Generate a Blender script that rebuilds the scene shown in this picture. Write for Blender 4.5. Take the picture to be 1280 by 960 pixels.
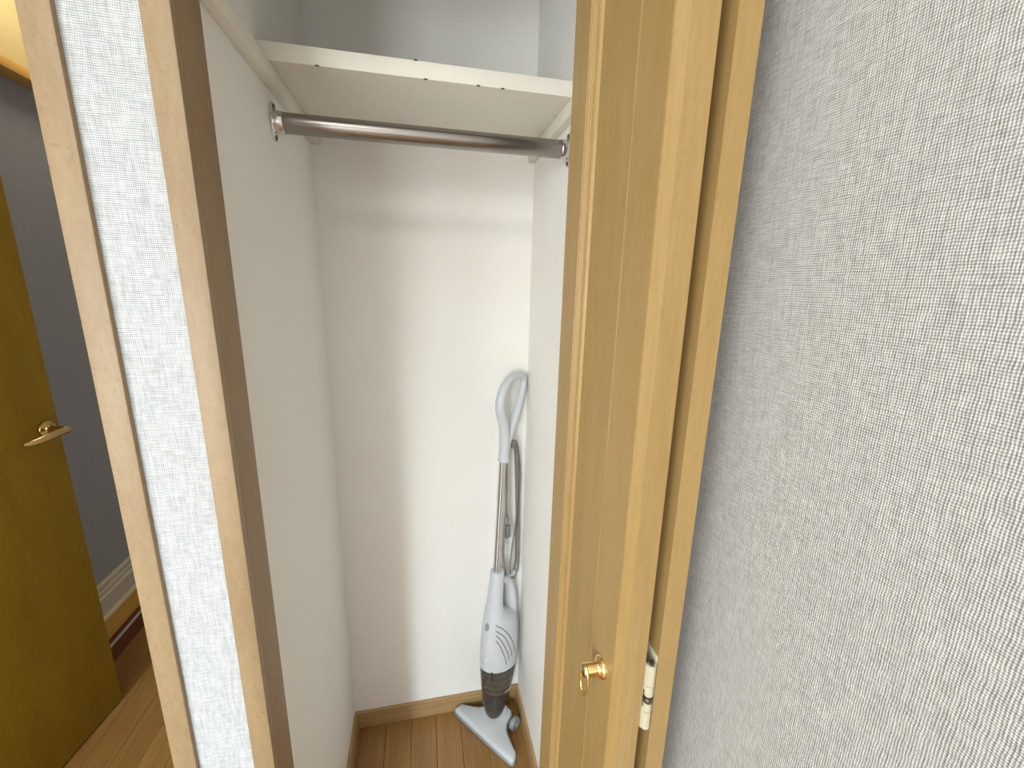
import bpy, bmesh, math, random
from mathutils import Vector, Matrix
random.seed(7)
R_ = math.radians
S = bpy.context.scene
COL = S.collection
for o in list(bpy.data.objects): bpy.data.objects.remove(o)

# ------------------------------------------------------------------ camera
EYE = 1.462
cam = bpy.data.cameras.new('camera'); co = bpy.data.objects.new('camera', cam); COL.objects.link(co)
cam.sensor_width = 36.0; cam.lens = 521.06 / 1280 * 36.0; cam.clip_start = 0.02
co.matrix_world = Matrix(((0.97817547, 0.02467025, -0.20631076, 0.0),
                          (-0.20651648, 0.22479228, -0.95227064, 0.0),
                          (0.02288431, 0.97409435, 0.22498111, EYE),
                          (0, 0, 0, 1)))
S.camera = co

# ------------------------------------------------------------------ light
S.view_settings.view_transform = 'Standard'; S.view_settings.look = 'None'
S.view_settings.gamma = 1.0; S.view_settings.use_curve_mapping = False
S.view_settings.exposure = 0.0
W = bpy.data.worlds.new('world'); S.world = W; W.use_nodes = True
W.node_tree.nodes['Background'].inputs[0].default_value = (0.80, 0.90, 1.0, 1)
W.node_tree.nodes['Background'].inputs[1].default_value = 1.0

def area(name, loc, aim, sx, sy, power, color, shape='RECTANGLE'):
    l = bpy.data.lights.new(name, 'AREA'); l.shape = shape; l.size = sx; l.size_y = sy
    l.energy = power; l.color = color
    o = bpy.data.objects.new(name, l); COL.objects.link(o)
    d = Vector(aim) - Vector(loc)
    o.matrix_world = Matrix.Translation(loc) @ d.to_track_quat('-Z', 'Y').to_matrix().to_4x4()
    return o
# daylight: bright strip of sky high outside the window in the rear wall (behind the camera)
area('daylight_sky', (-1.46, -3.6, 2.45), (-0.9, -1.0, 1.0), 0.42, 0.75, 300, (0.74, 0.90, 1.0))
area('daylight_window', (-1.25, -2.56, 1.15), (-0.9, 0.0, 1.15), 0.8, 1.7, 47, (0.91, 0.97, 1.0))
area('left_fill_light', (-1.70, -0.95, 1.3), (0.0, -0.5, 1.3), 1.4, 1.4, 46, (0.90, 0.97, 1.0))  # added fill from the left for the folding door; left wall has no window
# round lamp on the room's ceiling, behind the camera
area('ceiling_lamp', (-0.45, -0.55, 2.34), (-0.45, -0.55, 0.0), 0.45, 0.45, 9, (1.0, 0.98, 0.93), 'DISK')
area('rear_fill_light', (-0.15, -2.56, 1.3), (-0.1, 0.0, 1.3), 0.7, 1.6, 2.5, (0.92, 0.97, 1.0))  # weak fill added behind the camera, the rear wall is closed here
# small warm lamp on the hall ceiling above the ledge
area('hall_lamp', (-1.0, 1.75, 2.385), (-1.0, 1.75, 0), 0.26, 0.26, 2.5, (1.0, 0.90, 0.72), 'DISK')

# ------------------------------------------------------------------ helpers
def link(o, parent=None):
    COL.objects.link(o)
    if parent: o.parent = parent
    return o
def mesh_obj(name, bm, m, parent=None, smooth=None):
    me = bpy.data.meshes.new(name)
    bmesh.ops.recalc_face_normals(bm, faces=bm.faces[:])
    bm.to_mesh(me); bm.free()
    if m: me.materials.append(m)
    if smooth is not None:
        me.polygons.foreach_set('use_smooth', [True] * len(me.polygons))
        me.set_sharp_from_angle(angle=R_(smooth))
    return link(bpy.data.objects.new(name, me), parent)
def empty(name, loc=(0, 0, 0), rz=0):
    o = bpy.data.objects.new(name, None); o.empty_display_size = 0.1
    o.location = loc; o.rotation_euler = (0, 0, rz)
    return link(o)
def tag(o, label=None, cat=None, group=None, kind=None):
    if label: o['label'] = label
    if cat: o['category'] = cat
    if group: o['group'] = group
    if kind: o['kind'] = kind
    return o
def struct(o, label=None, cat=None): return tag(o, label, cat, kind='structure')
def add_box(bm, a, b, bev=0.0, seg=2):
    x0, y0, z0 = a; x1, y1, z1 = b
    vs = [bm.verts.new(p) for p in ((x0,y0,z0),(x1,y0,z0),(x1,y1,z0),(x0,y1,z0),(x0,y0,z1),(x1,y0,z1),(x1,y1,z1),(x0,y1,z1))]
    fs = [bm.faces.new([vs[i] for i in f]) for f in ((3,2,1,0),(4,5,6,7),(0,1,5,4),(1,2,6,5),(2,3,7,6),(3,0,4,7))]
    if bev > 0:
        es = {e for f in fs for e in f.edges}
        bmesh.ops.bevel(bm, geom=list(es), offset=bev, segments=seg, affect='EDGES', profile=0.5)
    return bm
def box(name, a, b, m, parent=None, bev=0.0, seg=2):
    bm = bmesh.new(); add_box(bm, a, b, bev, seg)
    return mesh_obj(name, bm, m, parent, 40 if bev else None)
def prism(bm, pts, axis, lo, hi):
    """extrude a 2-D outline along an axis ('x','y','z')"""
    def P(u, v, w): return {'z': (u, v, w), 'y': (u, w, v), 'x': (w, u, v)}[axis]
    a = [bm.verts.new(P(u, v, lo)) for u, v in pts]; b = [bm.verts.new(P(u, v, hi)) for u, v in pts]
    n = len(pts)
    bm.faces.new(a); bm.faces.new(b[::-1])
    for i in range(n): bm.faces.new((a[i], a[(i+1) % n], b[(i+1) % n], b[i]))
    return bm
def rings(bm, rs, cap0=True, cap1=True, close=False):
    vs = [[bm.verts.new(p) for p in r] for r in rs]; n = len(rs[0])
    for i in range(len(vs) - (0 if close else 1)):
        A = vs[i]; B = vs[(i+1) % len(vs)]
        for k in range(n): bm.faces.new((A[k], A[(k+1) % n], B[(k+1) % n], B[k]))
    if not close:
        if cap0: bm.faces.new(vs[0][::-1])
        if cap1: bm.faces.new(vs[-1])
    return bm
def spline(pts, sub=6, closed=False):
    out = []; n = len(pts); P = [Vector(p) for p in pts]
    for i in range(n if closed else n - 1):
        g = (lambda k: P[k % n]) if closed else (lambda k: P[max(0, min(n-1, k))])
        p0, p1, p2, p3 = g(i-1), g(i), g(i+1), g(i+2)
        for j in range(sub):
            t = j / sub
            out.append(0.5 * ((2*p1) + (p2-p0)*t + (2*p0-5*p1+4*p2-p3)*t*t + (3*p1-p0-3*p2+p3)*t**3))
    if not closed: out.append(P[-1].copy())
    return out
def tube(bm, pts, rad, n=10, side=None, flat=1.0, closed=False, cap=True):
    """sweep a round (or, with side/flat, oval) section along pts; rad may be a list"""
    P = [Vector(p) for p in pts]; m = len(P); rs = []
    ref = Vector(side) if side else None
    prev = None
    for i, p in enumerate(P):
        d = (P[(i+1) % m] - P[i-1]) if closed else (P[min(m-1, i+1)] - P[max(0, i-1)])
        d.normalize()
        if ref: u = ref - d * ref.dot(d)
        else:
            if prev is None:
                prev = Vector((1, 0, 0)) if abs(d.x) < 0.8 else Vector((0, 1, 0))
            u = prev - d * prev.dot(d)
        u.normalize(); prev = u; v = d.cross(u)
        r = rad[i] if isinstance(rad, (list, tuple)) else rad
        rs.append([p + u * (r * flat * math.cos(a)) + v * (r * math.sin(a)) for a in [2*math.pi*k/n for k in range(n)]])
    return rings(bm, rs, cap, cap, closed)
def lathe(bm, prof, origin, axis, n=28):
    """prof: (radius, distance along axis)"""
    ax = Vector(axis).normalized(); u = ax.orthogonal().normalized(); v = ax.cross(u); O = Vector(origin)
    rs = [[O + ax*h + (u*math.cos(2*math.pi*k/n) + v*math.sin(2*math.pi*k/n))*max(r, 1e-5) for k in range(n)] for r, h in prof]
    return rings(bm, rs)

# ------------------------------------------------------------------ materials
def new_mat(name):
    m = bpy.data.materials.new(name); m.use_nodes = True
    nt = m.node_tree; b = nt.nodes['Principled BSDF']
    return m, nt, b
def nd(nt, t, **kw):
    n = nt.nodes.new(t)
    for k, v in kw.items(): setattr(n, k, v)
    return n
def math_n(nt, op, a, b=None):
    n = nd(nt, 'ShaderNodeMath', operation=op)
    for i, v in enumerate((a, b)):
        if v is None: continue
        if isinstance(v, (int, float)): n.inputs[i].default_value = v
        else: nt.links.new(v, n.inputs[i])
    return n.outputs[0]
def coords(nt, scale, src='Object', rot=(0, 0, 0)):
    tc = nd(nt, 'ShaderNodeTexCoord'); mp = nd(nt, 'ShaderNodeMapping')
    mp.inputs['Scale'].default_value = scale; mp.inputs['Rotation'].default_value = rot
    nt.links.new(tc.outputs[src], mp.inputs[0]); return mp.outputs[0]
def noise(nt, vec, scale=1.0, detail=2.0, rough=0.5, dist=0.0):
    n = nd(nt, 'ShaderNodeTexNoise'); nt.links.new(vec, n.inputs['Vector'])
    n.inputs['Scale'].default_value = scale; n.inputs['Detail'].default_value = detail
    n.inputs['Roughness'].default_value = rough; n.inputs['Distortion'].default_value = dist
    return n.outputs[0]
def ramp(nt, fac, stops):
    r = nd(nt, 'ShaderNodeValToRGB'); nt.links.new(fac, r.inputs[0]); e = r.color_ramp.elements
    while len(e) < len(stops): e.new(0.5)
    for i, (p, c) in enumerate(stops):
        e[i].position = p; e[i].color = (*c, 1)
    return r.outputs[0]
def bump(nt, b, h, strength, dist):
    n = nd(nt, 'ShaderNodeBump'); n.inputs['Strength'].default_value = strength; n.inputs['Distance'].default_value = dist
    nt.links.new(h, n.inputs['Height']); nt.links.new(n.outputs[0], b.inputs['Normal'])
def plain(name, col, rough=0.5, metal=0.0, grain=0.0, **kw):
    m, nt, b = new_mat(name)
    b.inputs['Base Color'].default_value = (*col, 1); b.inputs['Roughness'].default_value = rough; b.inputs['Metallic'].default_value = metal
    for k, v in kw.items(): b.inputs[k].default_value = v
    if grain:
        v = coords(nt, (1, 1, 1)); n = noise(nt, v, 60, 3)
        c = ramp(nt, n, [(0.3, tuple(x*(1-grain) for x in col)), (0.7, tuple(min(1, x*(1+grain)) for x in col))])
        nt.links.new(c, b.inputs['Base Color'])
    return m
def weave(name, col, u, strength, dark=0.20, period=0.0018):
    """woven-look vinyl wallpaper: warp and weft threads as fine relief. u: horizontal axis of the wall"""
    m, nt, b = new_mat(name); b.inputs['Roughness'].default_value = 0.75
    tc = nd(nt, 'ShaderNodeTexCoord'); sp = nd(nt, 'ShaderNodeSeparateXYZ'); nt.links.new(tc.outputs['Object'], sp.inputs[0])
    U = sp.outputs['XY'.index(u)]; V = sp.outputs[2]
    wob = noise(nt, coords(nt, (1, 1, 1)), 70, 2)
    wu = math_n(nt, 'ADD', U, math_n(nt, 'MULTIPLY', wob, 0.002))
    wv = math_n(nt, 'ADD', V, math_n(nt, 'MULTIPLY', wob, -0.002))
    k = 2*math.pi/period
    su = math_n(nt, 'SINE', math_n(nt, 'MULTIPLY', wu, k)); sv = math_n(nt, 'SINE', math_n(nt, 'MULTIPLY', wv, k*0.93))
    # slubs: thread thickness varies along each thread
    ks = 0.95/period; us = (ks, ks, ks*.12) ; vs = (ks*.12, ks*.12, ks)
    nu = noise(nt, coords(nt, us), 1.0, 1.5); nv = noise(nt, coords(nt, vs), 1.0, 1.5)
    h = math_n(nt, 'ADD', math_n(nt, 'ADD', math_n(nt, 'MULTIPLY', su, 0.26), math_n(nt, 'MULTIPLY', sv, 0.32)),
               math_n(nt, 'ADD', math_n(nt, 'MULTIPLY', nu, 0.95), math_n(nt, 'MULTIPLY', nv, 0.95)))
    c = ramp(nt, math_n(nt, 'MULTIPLY', h, 0.55), [(0.36, tuple(x*(1-dark*2.2) for x in col)), (0.62, col)])
    nt.links.new(c, b.inputs['Base Color'])
    bump(nt, b, h, strength, 0.0012)
    return m
def wood(name, c0, c1, axis='z', fine=1.0, rough=0.42, fleck=0.0, fleckcol=(0.2, 0.12, 0.05), coat=0.0, rnd=0.03, str_=0.045):
    m, nt, b = new_mat(name); b.inputs['Roughness'].default_value = rough
    b.inputs['Coat Weight'].default_value = coat; b.inputs['Coat Roughness'].default_value = 0.25
    g = {'z': (1, 1, str_), 'y': (1, str_, 1), 'x': (str_, 1, 1)}[axis]
    oi = nd(nt, 'ShaderNodeObjectInfo')
    v = coords(nt, tuple(x*fine for x in g))
    add = nd(nt, 'ShaderNodeVectorMath', operation='ADD'); nt.links.new(v, add.inputs[0])
    mul = math_n(nt, 'MULTIPLY', oi.outputs['Random'], 37.0); nt.links.new(mul, add.inputs[1]); v = add.outputs[0]
    n1 = noise(nt, v, 160, 4, 0.6, 0.3); n2 = noise(nt, v, 22, 2, 0.5)
    f = math_n(nt, 'ADD', math_n(nt, 'MULTIPLY', n1, 0.55), math_n(nt, 'MULTIPLY', n2, 0.45))
    f = math_n(nt, 'ADD', f, math_n(nt, 'MULTIPLY', math_n(nt, 'SUBTRACT', oi.outputs['Random'], 0.5), rnd))
    c = ramp(nt, f, [(0.36, c0), (0.62, c1)])
    if fleck:
        vf = coords(nt, tuple(x ** 0.4 for x in g)); nf = noise(nt, vf, 240, 2, 0.6)
        mask = ramp(nt, nf, [(0.60, (0, 0, 0)), (0.72, (fleck,)*3)])
        mx = nd(nt, 'ShaderNodeMix', data_type='RGBA'); nt.links.new(mask, mx.inputs[0]); nt.links.new(c, mx.inputs[6])
        mx.inputs[7].default_value = (*fleckcol, 1); c = mx.outputs[2]
    nt.links.new(c, b.inputs['Base Color']); bump(nt, b, n1, 0.12, 0.0006)
    return m

M_WALLX = weave('woven_wallpaper_front', (0.585, 0.60, 0.612), 'X', 0.40, period=0.0021)
M_WALLY = weave('woven_wallpaper_side', (0.61, 0.60, 0.58), 'Y', 0.62)
M_CLOSET = None
def closet_mat():
    m, nt, b = new_mat('closet_wallpaper'); b.inputs['Roughness'].default_value = 0.7
    v = coords(nt, (1, 1, 1)); n = noise(nt, v, 420, 3, 0.6); n2 = noise(nt, v, 5, 2)
    nt.links.new(ramp(nt, n2, [(0.3, (0.85, 0.825, 0.775)), (0.7, (0.87, 0.85, 0.81))]), b.inputs['Base Color'])
    bump(nt, b, n, 0.22, 0.0012); return m
M_CLOSET = closet_mat()
M_PLAIN = plain('plain_white_wall', (0.84, 0.83, 0.80), 0.8, grain=0.02)
M_CEIL = plain('ceiling_paper', (0.82, 0.81, 0.78), 0.85, grain=0.02)
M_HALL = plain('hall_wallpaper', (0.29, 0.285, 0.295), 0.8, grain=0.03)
M_CASING = wood('casing_beech_sheet', (0.272, 0.182, 0.094), (0.325, 0.227, 0.122), 'z', 1.0, 0.45, 0.60, (0.21, 0.13, 0.055), str_=0.30)
M_JAMB = wood('jamb_beech_sheet', (0.27, 0.165, 0.072), (0.32, 0.205, 0.098), 'z', 1.0, 0.5, 0.3, (0.2, 0.12, 0.05), str_=0.22)
M_DOOR = wood('folding_door_beech', (0.318, 0.200, 0.069), (0.370, 0.240, 0.090), 'z', 1.6, 0.45, 0.30, (0.24, 0.14, 0.045), 0.03, 0.02, 0.07)
M_HALLDOOR = wood('hall_door_oak', (0.24, 0.138, 0.008), (0.30, 0.176, 0.012), 'z', 1.0, 0.62, 0.2, (0.2, 0.115, 0.006), str_=0.2)
M_HALLDOOR.node_tree.nodes['Principled BSDF'].inputs['Specular IOR Level'].default_value = 0.2
M_FLOOR = wood('floor_oak', (0.245, 0.120, 0.031), (0.35, 0.182, 0.054), 'y', 1.2, 0.36, 0.0, coat=0.15, rnd=0.14)
M_BASE = wood('baseboard_oak', (0.34, 0.21, 0.09), (0.46, 0.30, 0.14), 'x', 1.0, 0.4)
M_BASEY = wood('baseboard_oak_side', (0.34, 0.21, 0.09), (0.46, 0.30, 0.14), 'y', 1.0, 0.4)
M_SUB = plain('subfloor', (0.03, 0.02, 0.012), 0.8)
M_SHELF = plain('shelf_white_melamine', (0.80, 0.765, 0.68), 0.45, grain=0.015)
M_CLEAT = plain('cleat_white', (0.76, 0.715, 0.62), 0.5, grain=0.02)
M_CHIP = plain('chipped_edge', (0.10, 0.085, 0.06), 0.8)
M_STEEL = plain('brushed_steel', (0.33, 0.305, 0.285), 0.27, 1.0)
M_CHROME = plain('chrome', (0.66, 0.66, 0.66), 0.16, 1.0)
M_BRASS = plain('polished_brass', (0.83, 0.60, 0.25), 0.12, 1.0)
M_DBRASS = plain('lever_brass', (0.70, 0.50, 0.22), 0.15, 1.0)
M_HINGE = plain('hinge_cream', (0.50, 0.46, 0.33), 0.45)
M_PIN = plain('hinge_pin_dark', (0.14, 0.12, 0.09), 0.35, 0.8)
M_VAC = plain('vacuum_white_plastic', (0.56, 0.575, 0.60), 0.28)
M_VACG = plain('vacuum_grey_plastic', (0.26, 0.28, 0.29), 0.4)
M_DARK = plain('dark_slot', (0.03, 0.03, 0.032), 0.6)
M_LOUV = plain('louver_slot_grey', (0.20, 0.21, 0.22), 0.6)
M_CORD = plain('cord_grey', (0.19, 0.185, 0.178), 0.5)
M_CYC = plain('filter_grey', (0.70, 0.67, 0.60), 0.6)
M_MOLD = plain('hall_molding_grey', (0.50, 0.46, 0.40), 0.5, grain=0.05)
M_MOLDL = plain('hall_molding_cream', (0.74, 0.64, 0.44), 0.5)
M_OCHRE = wood('hall_base_ochre', (0.52, 0.29, 0.055), (0.62, 0.36, 0.075), 'y', 1.0, 0.4)
M_KICK = wood('hall_kick_dark', (0.12, 0.035, 0.015), (0.17, 0.05, 0.022), 'y', 1.0, 0.5)
M_FASCIA = plain('fascia_maple', (0.52, 0.41, 0.19), 0.6, grain=0.03)
M_LEDGE = wood('hall_ledge_wood', (0.55, 0.30, 0.06), (0.64, 0.36, 0.08), 'y', 1.0, 0.4)
def smoked():
    m, nt, b = new_mat('smoked_clear_plastic')
    out = nt.nodes['Material Output']
    tr = nd(nt, 'ShaderNodeBsdfTransparent'); tr.inputs[0].default_value = (0.55, 0.515, 0.46, 1)
    df = nd(nt, 'ShaderNodeBsdfPrincipled'); df.inputs['Base Color'].default_value = (0.085, 0.075, 0.062, 1); df.inputs['Roughness'].default_value = 0.12
    mx = nd(nt, 'ShaderNodeMixShader'); mx.inputs[0].default_value = 0.55
    nt.links.new(tr.outputs[0], mx.inputs[1]); nt.links.new(df.outputs[0], mx.inputs[2]); nt.links.new(mx.outputs[0], out.inputs[0])
    nt.nodes.remove(b); return m
M_SMOKE = smoked()

# ------------------------------------------------------------------ shell
YW, YB2 = 0.5735, 0.6415          # room face and closet face of the front wall
XL, XR, YB = -0.2541, 0.3064, 1.1949   # closet inside
XROOM = 0.315                     # right wall of the room
XH = -1.2208                      # left wall of the hall
CEIL = 2.40
Y0, X0 = -2.6, -1.75              # rear and left walls of the room

def multi(name, boxes, m, label, cat):
    bm = bmesh.new()
    for a, b in boxes: add_box(bm, a, b)
    return struct(mesh_obj(name, bm, m), label, cat)

floor = struct(box('floor', (X0-.1, Y0-.1, -0.10), (XROOM+.1, 3.5, -0.012), M_SUB), 'oak strip floor running through room, hall and closet', 'floor')
PIT = 0.0823
def plank(x0, x1, y0, y1):
    if x1 - x0 < 0.004 or y1 - y0 < 0.01: return
    bm = bmesh.new(); g = 0.0004; c = 0.0012
    a = [(x0+g, -0.0119), (x1-g, -0.0119), (x1-g, -c), (x1-g-c, 0), (x0+g+c, 0), (x0+g, -c)]
    prism(bm, a, 'y', y0+g, y1-g)
    mesh_obj('plank', bm, M_FLOOR, floor)
def plank_area(xa, xb, ya, yb, length, phase):
    k = math.floor((xa - 0.0113) / PIT)
    while 0.0113 + k*PIT < xb:
        x0 = max(xa, 0.0113 + k*PIT); x1 = min(xb, 0.0113 + (k+1)*PIT)
        y = ya - ((k*0.37 + phase) % 1.0) * length
        while y < yb:
            plank(x0, x1, max(ya, y), min(yb, y + length)); y += length
        k += 1
plank_area(X0, XROOM, Y0, YW, 1.4, 0.1)
plank_area(XL, XR, YW, YB, 1.82, 0.0)
plank_area(XH, -0.379, YW, 3.4, 1.2, 0.45)

multi('wall_front', [((-0.379, YW, 0), (-0.254, YB2, CEIL)), ((-0.254, YW, 2.06), (XROOM, YB2, CEIL)),
                     ((-1.19, YW, 2.06), (-0.379, YB2, CEIL)), ((X0, YW, 0), (-1.19, YB2, CEIL))],
      M_WALLX, 'white woven wallpaper strip between the two wooden casings', 'wall')
multi('wall_right', [((XROOM, Y0, 0), (XROOM+.08, YB2, CEIL))], M_WALLY, 'greyish white woven wallpaper wall on the right', 'wall')
multi('wall_left', [((X0-.08, Y0, 0), (X0, YB2, CEIL))], M_PLAIN, 'white wall on the left side of the room', 'wall')
# rear wall with the window opening
wx0, wx1, wz0, wz1 = -1.66, -1.07, 0.15, 2.0
multi('wall_rear', [((X0-.08, Y0-.08, 0), (wx0, Y0, CEIL)), ((wx1, Y0-.08, 0), (XROOM+.08, Y0, CEIL)),
                    ((wx0, Y0-.08, 0), (wx1, Y0, wz0)), ((wx0, Y0-.08, wz1), (wx1, Y0, CEIL))], M_PLAIN,
      'white wall behind the viewer with the window', 'wall')
multi('ceiling', [((X0-.08, Y0-.08, CEIL), (XROOM+.08, 3.5, CEIL+.08))], M_CEIL, 'white ceiling', 'ceiling')
# closet
multi('wall_closet_left', [((XL-.05, YB2, 0), (XL, YB+.05, CEIL))], M_CLOSET, 'left inner wall of the closet', 'wall')
multi('wall_closet_back', [((XL, YB, 0), (XR, YB+.05, CEIL))], M_CLOSET, 'back wall of the closet, lit on its right side', 'wall')
multi('wall_closet_right', [((XR, YB2, 0), (XR+.05, YB+.05, CEIL))], M_CLOSET, 'right inner wall of the closet behind the vacuum', 'wall')
# hall
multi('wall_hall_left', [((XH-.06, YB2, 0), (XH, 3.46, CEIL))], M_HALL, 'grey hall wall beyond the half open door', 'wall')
multi('wall_hall_right', [((-0.37, YB2, 0), (-0.31, 3.46, CEIL))], M_PLAIN, 'right wall of the hall', 'wall')
multi('wall_hall_end', [((XH-.06, 3.4, 0), (-0.31, 3.46, CEIL))], M_PLAIN, 'end wall of the hall', 'wall')

# casings
YC = 0.567
t1 = struct(box('trim_1', (-0.3792, YC, 0), (-0.3500, YB2, 2.07), M_CASING, None, 0.0012), 'pale wooden casing at the right side of the hall doorway', 'trim')
box('head_board', (-1.215, YC, 2.04), (-0.3792, YB2, 2.07), M_CASING, t1, 0.0012)
box('side_board', (-1.215, YC, 0), (-1.186, YB2, 2.04), M_CASING, t1, 0.0012)
t2 = struct(box('trim_2', (-0.2738, YC, 0), (-0.2452, YC+.012, 2.06), M_CASING, None, 0.0010), 'pale wooden casing along the left edge of the closet', 'trim')
box('jamb_board', (-0.2700, YC+.0122, 0), (-0.2462, YB2, 2.06), M_JAMB, t2, 0.0008)
box('head_board', (-0.2738, YC, 2.0602), (XROOM-.001, YB2, 2.088), M_CASING, t2, 0.001)
box('side_board', (0.2860, YC, 0), (XROOM-.001, YB2, 2.06), M_CASING, t2, 0.001)

# baseboards in the closet: two steps with a groove between
def base_prof(): return [(0, 0), (0.0095, 0), (0.0092, 0.0350), (0.0088, 0.0356), (0.0040, 0.0358), (0.0040, 0.0376), (0.0086, 0.0378), (0.0078, 0.0610), (0.0060, 0.0625), (0, 0.0625)]
bm = bmesh.new(); prism(bm, [(YB-d, z) for d, z in base_prof()], 'x', XL, XR)
struct(mesh_obj('baseboard_closet_back', bm, M_BASE), 'oak baseboard along the back wall of the closet', 'baseboard')
bm = bmesh.new(); prism(bm, [(XL+d, z) for d, z in base_prof()], 'y', YB2, YB-.0096)
struct(mesh_obj('baseboard_closet_left', bm, M_BASEY), 'oak baseboard along the left closet wall', 'baseboard')
bm = bmesh.new(); prism(bm, [(XR-d, z) for d, z in base_prof()], 'y', YB2, YB-.0096)
struct(mesh_obj('baseboard_closet_right', bm, M_BASEY), 'oak baseboard along the right closet wall behind the vacuum head', 'baseboard')

# stepped base and mouldings on the hall wall
hb = struct(box('baseboard_hall', (XH, YB2, 0.109), (XH+.012, 3.4, 0.191), M_OCHRE), 'ochre baseboard under grey stepped moulding on the hall wall', 'baseboard')
box('kick_board', (XH, YB2, 0), (XH+.008, 3.4, 0.068), M_KICK, hb)
box('bead', (XH, YB2, 0.068), (XH+.012, 3.4, 0.080), M_MOLD, hb, 0.002)
box('groove_board', (XH, YB2, 0.080), (XH+.007, 3.4, 0.109), M_KICK, hb)
box('cap_strip', (XH, YB2, 0.191), (XH+.015, 3.4, 0.210), M_MOLDL, hb, 0.002)
box('molding_board', (XH, YB2, 0.210), (XH+.008, 3.4, 0.276), M_MOLD, hb)
box('bead', (XH, YB2, 0.276), (XH+.013, 3.4, 0.2895), M_MOLDL, hb, 0.002)
box('molding_board', (XH, YB2, 0.2895), (XH+.009, 3.4, 0.303), M_MOLD, hb)
box('bead', (XH, YB2, 0.303), (XH+.013, 3.4, 0.311), M_MOLDL, hb, 0.002)
box('molding_board', (XH, YB2, 0.311), (XH+.009, 3.4, 0.331), M_MOLD, hb)
box('bead', (XH, YB2, 0.331), (XH+.015, 3.4, 0.338), M_MOLDL, hb, 0.002)
t3 = struct(box('trim_3', (XH, 0.75, EYE+.588), (XH+.060, 3.4, EYE+.616), M_LEDGE, None, 0.001), 'wooden ledge high on the hall wall under a lit yellow board', 'trim')
box('fascia_board', (XH, 0.75, EYE+.6165), (XH+.006, 3.4, CEIL), M_FASCIA, t3)

# ------------------------------------------------------------------ closet fittings
shelf = empty('closet_shelf', (0, 0.856, 1.818))
tag(shelf, 'white shelf board with chipped front edge across the top of the closet', 'shelf')
def child_box(name, a, b, m, root, bev=0.0):
    """box given in world coordinates under a root that is only translated"""
    L = root.location
    o = box(name, tuple(a[i]-L[i] for i in range(3)), tuple(b[i]-L[i] for i in range(3)), m, root, bev); return o
child_box('shelf_board', (XL, 0.856, EYE+.3562), (XR, YB, EYE+.3838), M_SHELF, shelf, 0.0012)
child_box('cleat', (XL, YB2+.004, EYE+.328), (-0.2364, YB, EYE+.3560), M_CLEAT, shelf, 0.0008)
child_box('cleat', (XR-.0177, YB2+.004, EYE+.328), (XR, YB, EYE+.3560), M_CLEAT, shelf, 0.0008)
# chips in the laminate of the front edge
for x, z in ((-0.163, .3565), (-0.0003, .3838), (0.0160, .3563), (0.110, .3563), (0.155, .3563)):
    bm = bmesh.new()
    bmesh.ops.create_icosphere(bm, subdivisions=1, radius=1.0, matrix=Matrix.Translation((x, 0, EYE+z-1.818)) @ Matrix.Diagonal((0.0045, 0.0012, 0.0016, 1)))
    mesh_obj('chip', bm, M_CHIP, shelf)

RY, RZ = 0.907, EYE + 0.2800
rod = empty('hanging_rod', (0, RY, RZ))
tag(rod, 'round steel clothes rod with oval end flanges below the closet shelf', 'rod')
bm = bmesh.new(); lathe(bm, [(0.0135, -0.238), (0.0172, -0.238), (0.0172, 0.288), (0.0135, 0.288)], (0, 0, 0), (1, 0, 0), 40)
mesh_obj('rod_tube', bm, M_STEEL, rod, 35)
def flange(x, sgn):
    bm = bmesh.new(); n = 40; th = 0.0032
    # oval plate against the wall
    rs = []
    for off, k in ((0, 1.0), (th*0.7, 1.0), (th, 0.93), (th*1.05, 0.6)):
        rs.append([(x + sgn*off, 0.0205*k*math.cos(2*math.pi*i/n), 0.0325*k*math.sin(2*math.pi*i/n)) for i in range(n)])
    rings(bm, rs)
    f = mesh_obj('flange', bm, M_CHROME, rod, 40)
    bm = bmesh.new(); lathe(bm, [(0.0205, 0.003), (0.0190, 0.0045), (0.0184, 0.008), (0.0184, 0.0185), (0.0178, 0.0195), (0.0140, 0.0195)], (x, 0, 0), (sgn, 0, 0), 36)
    mesh_obj('socket', bm, M_CHROME, f, 35)
    for s in (-1, 1):
        bm = bmesh.new(); lathe(bm, [(0.0042, 0.003), (0.0040, 0.0046), (0.0024, 0.0058)], (x, 0, s*0.0258), (sgn, 0, 0), 14)
        mesh_obj('screw', bm, M_PIN, f, 35)
flange(XL, 1); flange(XR, -1)

# ------------------------------------------------------------------ folding closet door (folded open, sticking out into the room)
fd = struct(empty('door_1', (0.2365, 0.46, 0)), 'beech folding closet door folded open at the right with brass knob', 'door')
FO = fd.location
def dprism(name, pts, z0, z1, m=M_DOOR, parent=fd):
    bm = bmesh.new(); prism(bm, [(x-FO.x, y-FO.y) for x, y in pts], 'z', z0, z1)
    return mesh_obj(name, bm, m, parent)
DZ0, DZ1 = 0.012, 2.045
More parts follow.
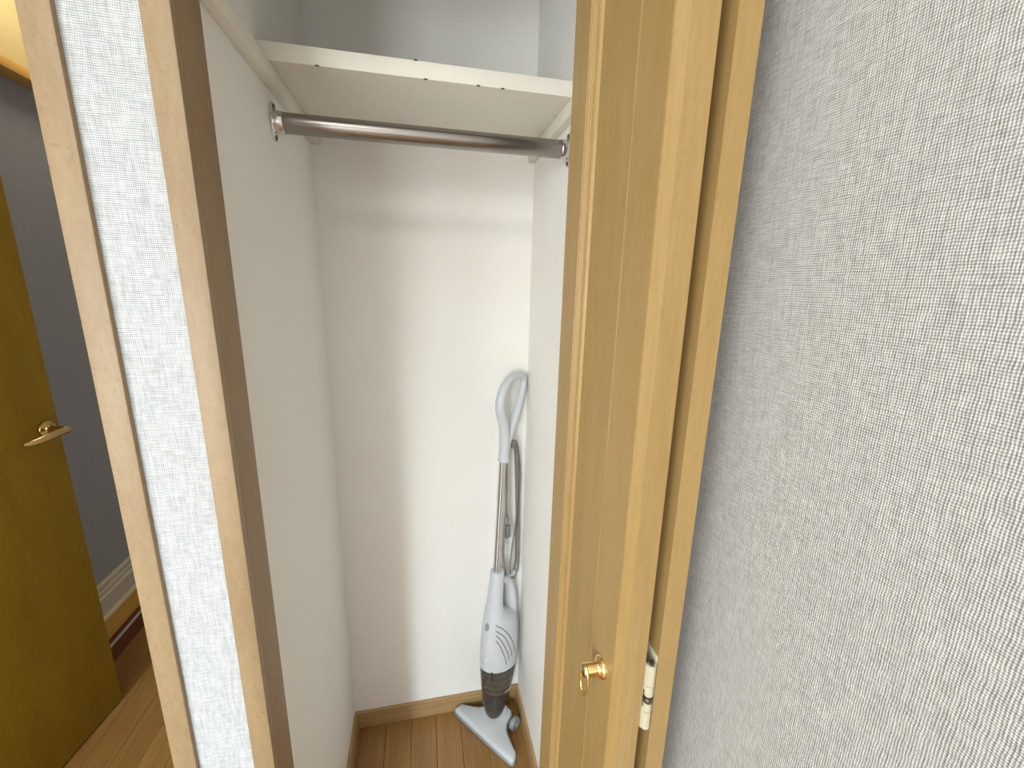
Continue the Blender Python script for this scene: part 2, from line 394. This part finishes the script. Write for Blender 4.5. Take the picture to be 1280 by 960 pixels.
# leaf B (knob side): face x=.198, near edge y=.3365
def leaf(mir):
    xs = (lambda x: x) if not mir else (lambda x: 0.2747 - (x - 0.198) * (0.0291/0.0325))
    P = lambda l: [(xs(x), y) for x, y in l]
    # near stile with the broad bevel at its corner
    dprism('stile', P([(0.2305, 0.3365), (0.2055, 0.3365), (0.1985, 0.3472), (0.1980, 0.3490), (0.1980, 0.4030), (0.1988, 0.4038), (0.2305, 0.4038)]), DZ0, DZ1)
    # far stile with the moulded inner edge
    dprism('stile', P([(0.1980, 0.5325), (0.1980, 0.5855), (0.1990, 0.5865), (0.2305, 0.5865), (0.2305, 0.5205), (0.2096, 0.5205), (0.2066, 0.5225), (0.2050, 0.5250), (0.2045, 0.5275), (0.2010, 0.5285), (0.1992, 0.5300), (0.1990, 0.5318)]), DZ0, DZ1)
    dprism('panel', P([(0.2096, 0.4040), (0.2096, 0.5203), (0.2240, 0.5203), (0.2240, 0.4040)]), DZ0+.09, DZ1-.09)
    # slim bead beside the near stile
    bd = [(0.2092 - 0.0050*math.sin(a), 0.4205 - 0.0042*math.cos(a)) for a in [math.pi*k/8 for k in range(9)]]
    dprism('bead', P([(0.2096, 0.4163)] + bd + [(0.2096, 0.4247)]), DZ0+.09, DZ1-.09)
    for z0, z1 in ((DZ0, DZ0+.09), (DZ1-.09, DZ1)):
        dprism('rail', P([(0.1990, 0.4040), (0.1990, 0.5203), (0.2305, 0.5203), (0.2305, 0.4040)]), z0, z1)
leaf(False); leaf(True)
# brass knob with a hanging ring
KY, KZ = 0.374, EYE - 0.4362
kx = 0.198
bm = bmesh.new()
lathe(bm, [(0.0135, 0.0), (0.0135, 0.0012), (0.0125, 0.0032), (0.0105, 0.0048), (0.0090, 0.0062), (0.0084, 0.0080), (0.0080, 0.0225), (0.0074, 0.0235), (0.0060, 0.0237)], (kx-FO.x, KY-FO.y, KZ), (-1, 0, 0), 32)
knob = mesh_obj('knob', bm, M_BRASS, fd, 35); knob['label'] = 'polished brass knob with hanging ring'
bm = bmesh.new()
ring = [(kx-0.0212-FO.x + 0.0008*math.sin(a), KY-FO.y-0.0005 + 0.0098*math.cos(a), KZ - 0.0125 + 0.0195*math.sin(a)) for a in [2*math.pi*k/36 for k in range(36)]]
tube(bm, ring, 0.0015, 8, closed=True)
mesh_obj('ring', bm, M_BRASS, knob, 60)
# cream fold hinge between the two leaves
HX, HY, HT, HB = 0.2383, 0.3370, EYE - 0.3985, EYE - 0.4880
bm = bmesh.new(); add_box(bm, (0.2437-FO.x, 0.3375-FO.y, HB+.004), (0.2456-FO.x, 0.375-FO.y, HT+.006), 0.0006)
hg = mesh_obj('hinge', bm, M_HINGE, fd, 40); hg['label'] = 'cream metal hinge with barrel knuckles'
box('hinge_plate', (0.2305-FO.x, 0.3375-FO.y, HB+.002), (0.2322-FO.x, 0.375-FO.y, HT), M_HINGE, hg, 0.0006)
bm = bmesh.new(); lathe(bm, [(0.0028, 0), (0.0028, HT-HB)], (HX-FO.x, HY-FO.y, HB), (0, 0, 1), 14); mesh_obj('hinge_pin', bm, M_PIN, hg, 40)
L = HT - HB
for a, b, r in ((0.0, 0.255, .0054), (0.262, 0.40, .0050), (0.50, 0.655, .0050), (0.665, 0.965, .0054)):
    bm = bmesh.new(); lathe(bm, [(r-.0014, a*L), (r, a*L+.0012), (r, b*L-.0012), (r-.0014, b*L)], (HX-FO.x, HY-FO.y, HB), (0, 0, 1), 22)
    mesh_obj('barrel', bm, M_HINGE, hg, 35)
bm = bmesh.new(); lathe(bm, [(0.003, 0.41*L), (0.0058, 0.42*L), (0.0058, 0.455*L), (0.0045, 0.47*L), (0.0052, 0.49*L), (0.003, 0.495*L)], (HX-FO.x, HY-FO.y, HB), (0, 0, 1), 22); mesh_obj('hinge_washer', bm, M_PIN, hg, 35)
# wings that join barrels and plates, upper and lower
for z0, z1 in ((0.60*L, 0.97*L), (0.0, 0.33*L)):
    for x0, x1 in ((0.2318, 0.2350), (0.2416, 0.2445)):
        box('hinge_wing', (x0-FO.x, 0.3360-FO.y, HB+z0), (x1-FO.x, 0.3400-FO.y, HB+z1), M_HINGE, hg, 0.0007)

# ------------------------------------------------------------------ hall door (swung into the hall)
u = Vector((0.1263, 0.992, 0)).normalized()
far = Vector((-1.0788, 1.4495, 0)); WID = 0.79
hd = struct(empty('door_2', far - u*WID, math.atan2(u.y, u.x)), 'dark olive wooden hall door swung open with brass lever handle', 'door')
# local x runs along the door towards its free edge, visible face at local y=0 (facing -y), thickness to +y
bm = bmesh.new(); add_box(bm, (0, 0, 0.008), (WID, 0.034, 2.03), 0.001); mesh_obj('door_slab', bm, M_HALLDOOR, hd, 40)
hx, hz = WID - 0.0400, EYE - 0.4325
bm = bmesh.new(); lathe(bm, [(0.025, 0), (0.025, 0.004), (0.0235, 0.0075), (0.018, 0.0095), (0.0125, 0.011), (0.0105, 0.014)], (hx, 0, hz), (0, -1, 0), 32)
hh = mesh_obj('lever_handle', bm, M_DBRASS, hd, 35); hh['label'] = 'polished brass lever handle on round rose'
bm = bmesh.new(); lathe(bm, [(0.0105, 0.012), (0.0090, 0.02), (0.0085, 0.047), (0.0095, 0.056), (0.0060, 0.0585)], (hx, 0, hz), (0, -1, 0), 22); mesh_obj('neck', bm, M_DBRASS, hh, 35)
bm = bmesh.new()
lv = spline([(hx+.014, -0.052, hz-.004), (hx, -0.0525, hz-.004), (hx-.035, -0.053, hz-.0055), (hx-.065, -0.051, hz-.009), (hx-.090, -0.046, hz-.011), (hx-.104, -0.040, hz-.010)], 5)
rr = [0.0115 - 0.008*max(0, (i/(len(lv)-1)-.4)/.6)**1.5 if i > 1 else 0.006+.002*i for i in range(len(lv))]
tube(bm, lv, rr, 14, side=(0, 1, 0), flat=0.62); mesh_obj('lever', bm, M_DBRASS, hh, 50)

# ------------------------------------------------------------------ stick vacuum cleaner leaning in the corner
vac = empty('stick_vacuum', (0.157, 1.072, 0), math.atan2(-0.777, 0.629))   # local: x sideways, y towards the corner, z up
tag(vac, 'white stick vacuum cleaner with smoked dust cup leaning in the closet corner', 'vacuum cleaner')
def vring(zc, c, a, w, m=0.0, n=36, p=2.0):
    out = []
    for k in range(n):
        th = 2*math.pi*k/n; ct, st = math.cos(th), math.sin(th)
        y = a*math.copysign(abs(ct)**(2/p), ct); x = w*math.copysign(abs(st)**(2/p), st)
        out.append((x, c + y, zc + m*y))
    return out
def interp(secs, sub=4):
    pts = [Vector(s[:3]) for s in secs]; q = [Vector((s[3], s[4], 0)) for s in secs]
    A = spline(pts, sub); B = spline(q, sub)
    return [(a.x, a.y, a.z, b.x, b.y) for a, b in zip(A, B)]
bodysec = [(.605, .0675, .0200, .0200, 0), (.600, .0672, .0218, .0218, 0), (.566, .0645, .0228, .0228, 0), (.540, .0605, .0238, .0240, 0),
           (.500, .0570, .0252, .0265, 0), (.470, .0560, .0300, .0310, 0), (.448, .0640, .0430, .0365, 0), (.425, .0790, .0640, .0415, -.02),
           (.385, .0840, .0735, .0455, -.12), (.335, .0825, .0765, .0475, -.19), (.290, .0815, .0765, .0480, -.27), (.2530, .0812, .0755, .0478, -.30)]
bm = bmesh.new(); rings(bm, [vring(*s) for s in interp(bodysec)])
body = mesh_obj('motor_body', bm, M_VAC, vac, 50)
# rear carrying grip that frames the slot
bm = bmesh.new()
gp = spline([(0, .080, .565), (0, .104, .553), (0, .123, .530), (0, .133, .497), (0, .1375, .460), (0, .1375, .420), (0, .132, .380)], 5)
tube(bm, gp, [0.0125 + 0.010*(i/(len(gp)-1))**1.4 for i in range(len(gp))], 18, side=(1, 0, 0), flat=1.15)
mesh_obj('carry_grip', bm, M_VAC, body, 60)
def surf(f, th):
    """point on the motor body: f runs down the sections, th around (pi = front, pi/2 = right flank)"""
    i = min(int(f), len(bodysec)-2); g = f - i
    z, c, a, w, m = [bodysec[i][k]*(1-g) + bodysec[i+1][k]*g for k in range(5)]
    y = a*math.cos(th)
    return Vector((w*math.sin(th), c + y, z + m*y))
# four curved vent slots fanning over the right flank
for vs_ in ([(6.3, 2.37), (7.3, 1.92), (8.15, 1.63), (8.9, 1.37), (9.65, 1.24)],
            [(7.1, 2.40), (7.65, 2.06), (8.4, 1.79), (9.2, 1.555), (9.85, 1.45)],
            [(7.55, 2.40), (8.05, 2.16), (8.7, 1.92), (9.45, 1.71), (10.0, 1.66)],
            [(8.05, 2.40), (8.55, 2.16), (9.15, 2.0), (9.9, 1.845), (10.3, 1.82)]):
    q = spline([(f, th, 0) for f, th in vs_], 5)
    bm = bmesh.new(); tube(bm, [surf(p.x, p.y) for p in q], 0.0017, 6); mesh_obj('vent_slot', bm, M_LOUV, body, 60)
def oval_on(f, th, ru, rz, m, name, th_=0.0015):
    p = surf(f, th); e = 0.02
    tu = (surf(f, th+e) - surf(f, th-e)).normalized(); tv = (surf(f-e, th) - surf(f+e, th)).normalized()
    nn = tu.cross(tv).normalized()
    if nn.y*math.cos(th) + nn.x*math.sin(th) < 0: nn = -nn
    bm = bmesh.new(); n = 24
    rings(bm, [[p + tu*(ru*k*math.cos(2*math.pi*i/n)) + tv*(rz*k*math.sin(2*math.pi*i/n)) + nn*h for i in range(n)] for h, k in ((-0.005, 1), (th_*.6, 1), (th_, .85), (th_, .5))])
    return mesh_obj(name, bm, m, body, 50)
oval_on(6.7, 3.03, 0.0075, 0.0125, M_VACG, 'power_button', 0.0022)
oval_on(9.85, 2.85, 0.0125, 0.0150, M_VAC, 'release_button', 0.0035)
# dust cup and filter inside
binsec = [(.2520, .0812, .0742, .0468, -.30), (.2350, .0800, .0735, .0466, -.30), (.180, .0745, .0640, .0425, -.30), (.115, .0690, .0510, .0365, -.25), (.070, .0650, .0370, .0290, -.15), (.050, .0630, .0220, .0190, -.1), (.044, .0625, .0080, .0070, 0)]
bm = bmesh.new(); rings(bm, [vring(*s) for s in interp(binsec)], cap0=False)
cup = mesh_obj('dust_cup', bm, M_SMOKE, vac, 50); cup['label'] = 'smoked transparent dust cup'
bm = bmesh.new(); rings(bm, [vring(*s) for s in ((.245, .0790, .040, .030, -.5), (.165, .0730, .032, .024, -.4), (.135, .0705, .024, .018, -.3), (.128, .070, .012, .010, 0))])
mesh_obj('filter', bm, M_CYC, cup, 50)
for zc in (.225, .203, .181, .159):
    bm = bmesh.new(); tube(bm, [Vector(p) for p in vring(zc, .0770, .0540, .0385, -.3)], 0.0030, 6, closed=True); mesh_obj('filter_rib', bm, M_CYC, cup, 60)
p0 = [(.0425, .043, .268 - 0.0), (.0440, .046, .235)]
bm = bmesh.new(); tube(bm, [(.0262, .0165, .276), (.0268, .0175, .258), (.0268, .0185, .240)], 0.0026, 8); mesh_obj('latch_slot', bm, M_DARK, cup, 60)
# pipe
bm = bmesh.new(); ax = lambda z: 0.0625 + (z-0.606)*0.0560
tube(bm, [(0, ax(.585), .585), (0, ax(.985), .985)], 0.0103, 24); pipe = mesh_obj('pipe', bm, M_CHROME, vac, 50)
bm = bmesh.new(); tube(bm, [(0, ax(.83), .83), (0, ax(.836), .836), (0, ax(.99), .99)], [0.0104, 0.0112, 0.0112], 24); mesh_obj('pipe_sleeve', bm, M_CHROME, pipe, 50)
# handle: stem, front arm and rear arm of the open loop
bm = bmesh.new()
fr = spline([(0, .0850, .962), (0, .0875, .990), (0, .0885, 1.030), (0, .0830, 1.075), (0, .0690, 1.115), (0, .0660, 1.145), (0, .0780, 1.180), (0, .1050, 1.206), (0, .1380, 1.214), (0, .1600, 1.211), (0, .1720, 1.198), (0, .1730, 1.182)], 6)
n_ = len(fr) - 1
tube(bm, fr, [0.0155 - 0.0020*min(1, i/n_*2.5) - 0.0040*max(0, (i/n_-.30)/.70) for i in range(n_+1)], 18, side=(1, 0, 0), flat=1.10)
rr_ = spline([(0, .1725, 1.195), (0, .1690, 1.170), (0, .1560, 1.135), (0, .1360, 1.090), (0, .1150, 1.050), (0, .0980, 1.020), (0, .0890, .990)], 6)
m_ = len(rr_) - 1
tube(bm, rr_, [0.0090 + 0.0045*i/m_ for i in range(m_+1)], 16, side=(1, 0, 0), flat=1.15)
hndl = mesh_obj('handle', bm, M_VAC, vac, 60)
bm = bmesh.new(); tube(bm, spline([(0, .108, 1.000), (0, .122, 1.006), (0, .130, 1.016)], 4), 0.0055, 10); mesh_obj('cord_hook', bm, M_VAC, hndl, 60)
bm = bmesh.new(); tube(bm, spline([(0, .100, .556), (0, .125, .553), (0, .146, .545), (0, .152, .556)], 4), 0.0060, 10); mesh_obj('cord_hook', bm, M_VAC, body, 60)
# cord wound between the two hooks
cord_bm = bmesh.new()
def cord(pts, r=0.0036): tube(cord_bm, spline(pts, 7), r, 8)
cord([(.006, .110, 1.000), (.006, .122, 1.018), (.007, .138, 1.005), (.007, .150, .960), (.008, .157, .900), (.006, .158, .800), (.006, .162, .700), (.006, .165, .600), (.006, .160, .555), (.004, .146, .536), (.0, .130, .545)])
cord([(-.002, .112, 1.002), (-.002, .126, 1.014), (-.002, .140, .990), (-.001, .146, .930), (.0, .150, .860), (-.002, .158, .760), (-.004, .162, .660), (-.004, .163, .590), (-.004, .152, .545), (-.004, .138, .538)])
cord([(.012, .110, .998), (.012, .121, 1.008), (.013, .132, .990), (.012, .140, .930), (.011, .1420, .850), (.010, .140, .750), (.008, .128, .660), (.007, .122, .600), (.006, .124, .560)], r=0.0026)
cord([(.004, .095, .970), (.004, .098, .900), (.006, .096, .820), (.006, .090, .740), (.006, .086, .660), (.004, .098, .590), (.002, .112, .558)])
mesh_obj('cord', cord_bm, M_CORD, vac, 60)['label'] = 'grey power cord wound between two hooks'
# plug hanging beside the pipe
bm = bmesh.new(); add_box(bm, (-.004, .100, .700), (.010, .116, .745), 0.003)
plug = mesh_obj('plug', bm, M_CORD, vac, 40)
for dx in (-.0015, .0055):
    bm = bmesh.new(); add_box(bm, (dx, .107, .680), (dx+.0015, .113, .701)); mesh_obj('prong', bm, M_CHROME, plug)
bm = bmesh.new(); tube(bm, spline([(.003, .108, .744), (.003, .110, .765), (.004, .102, .785), (.004, .099, .830)], 5), 0.0032, 8); mesh_obj('plug_sleeve', bm, M_CORD, plug, 60)
# floor head
half = [(0.000, -0.001), (0.090, -0.001), (0.122, 0.0), (0.1300, 0.004), (0.1310, 0.012), (0.1270, 0.024), (0.1190, 0.032), (0.108, 0.036), (0.085, 0.046), (0.062, 0.058), (0.050, 0.070), (0.046, 0.085), (0.044, 0.105), (0.034, 0.116), (0.0, 0.118)]
outl = half + [(-x, y) for x, y in half[-2:0:-1]]
def inset(d, z):
    cy = 0.05; out = []
    n = len(outl)
    for i, (x, y) in enumerate(outl):
        (xa, ya), (xb, yb) = outl[i-1], outl[(i+1) % n]
        tx, ty = xb-xa, yb-ya; l = math.hypot(tx, ty) or 1
        nx, ny = -ty/l, tx/l
        out.append((x + nx*d, y + ny*d, z(y) if callable(z) else z))
    return out
bm = bmesh.new()
top = lambda y: 0.026 + 0.018*min(1, max(0, (y-.012)/.075))
rings(bm, [inset(0.001, 0.010), inset(0.0, 0.013), inset(0.0, lambda y: 0.018+.35*(top(y)-.018)), inset(0.0022, lambda y: top(y)-.003), inset(0.0055, top), inset(0.0095, lambda y: top(y)+.0018)])
head = mesh_obj('floor_head', bm, M_VAC, vac, 45)
bm = bmesh.new(); rings(bm, [inset(-0.0008, 0.001), inset(-0.0022, 0.004), inset(-0.0022, 0.009), inset(-0.0005, 0.0108)]); mesh_obj('bumper', bm, M_VACG, head, 45)
bm = bmesh.new(); tube(bm, spline([(0, .088, .025), (0, .084, .040), (0, .082, .046)], 4), 0.030, 24); mesh_obj('neck', bm, M_VAC, head, 50)
for sx in (-1, 1):
    bm = bmesh.new(); x = sx*0.052
    lathe(bm, [(0.014, 0), (0.0215, 0.0015), (0.0225, 0.004), (0.0225, 0.014), (0.0210, 0.0165), (0.0150, 0.0170), (0.0140, 0.0145), (0.0070, 0.0145), (0.0060, 0.0175), (0.003, 0.0180)], (x, .098, .0230), (sx, 0, 0), 28)
    mesh_obj('wheel', bm, M_VACG, head, 35)
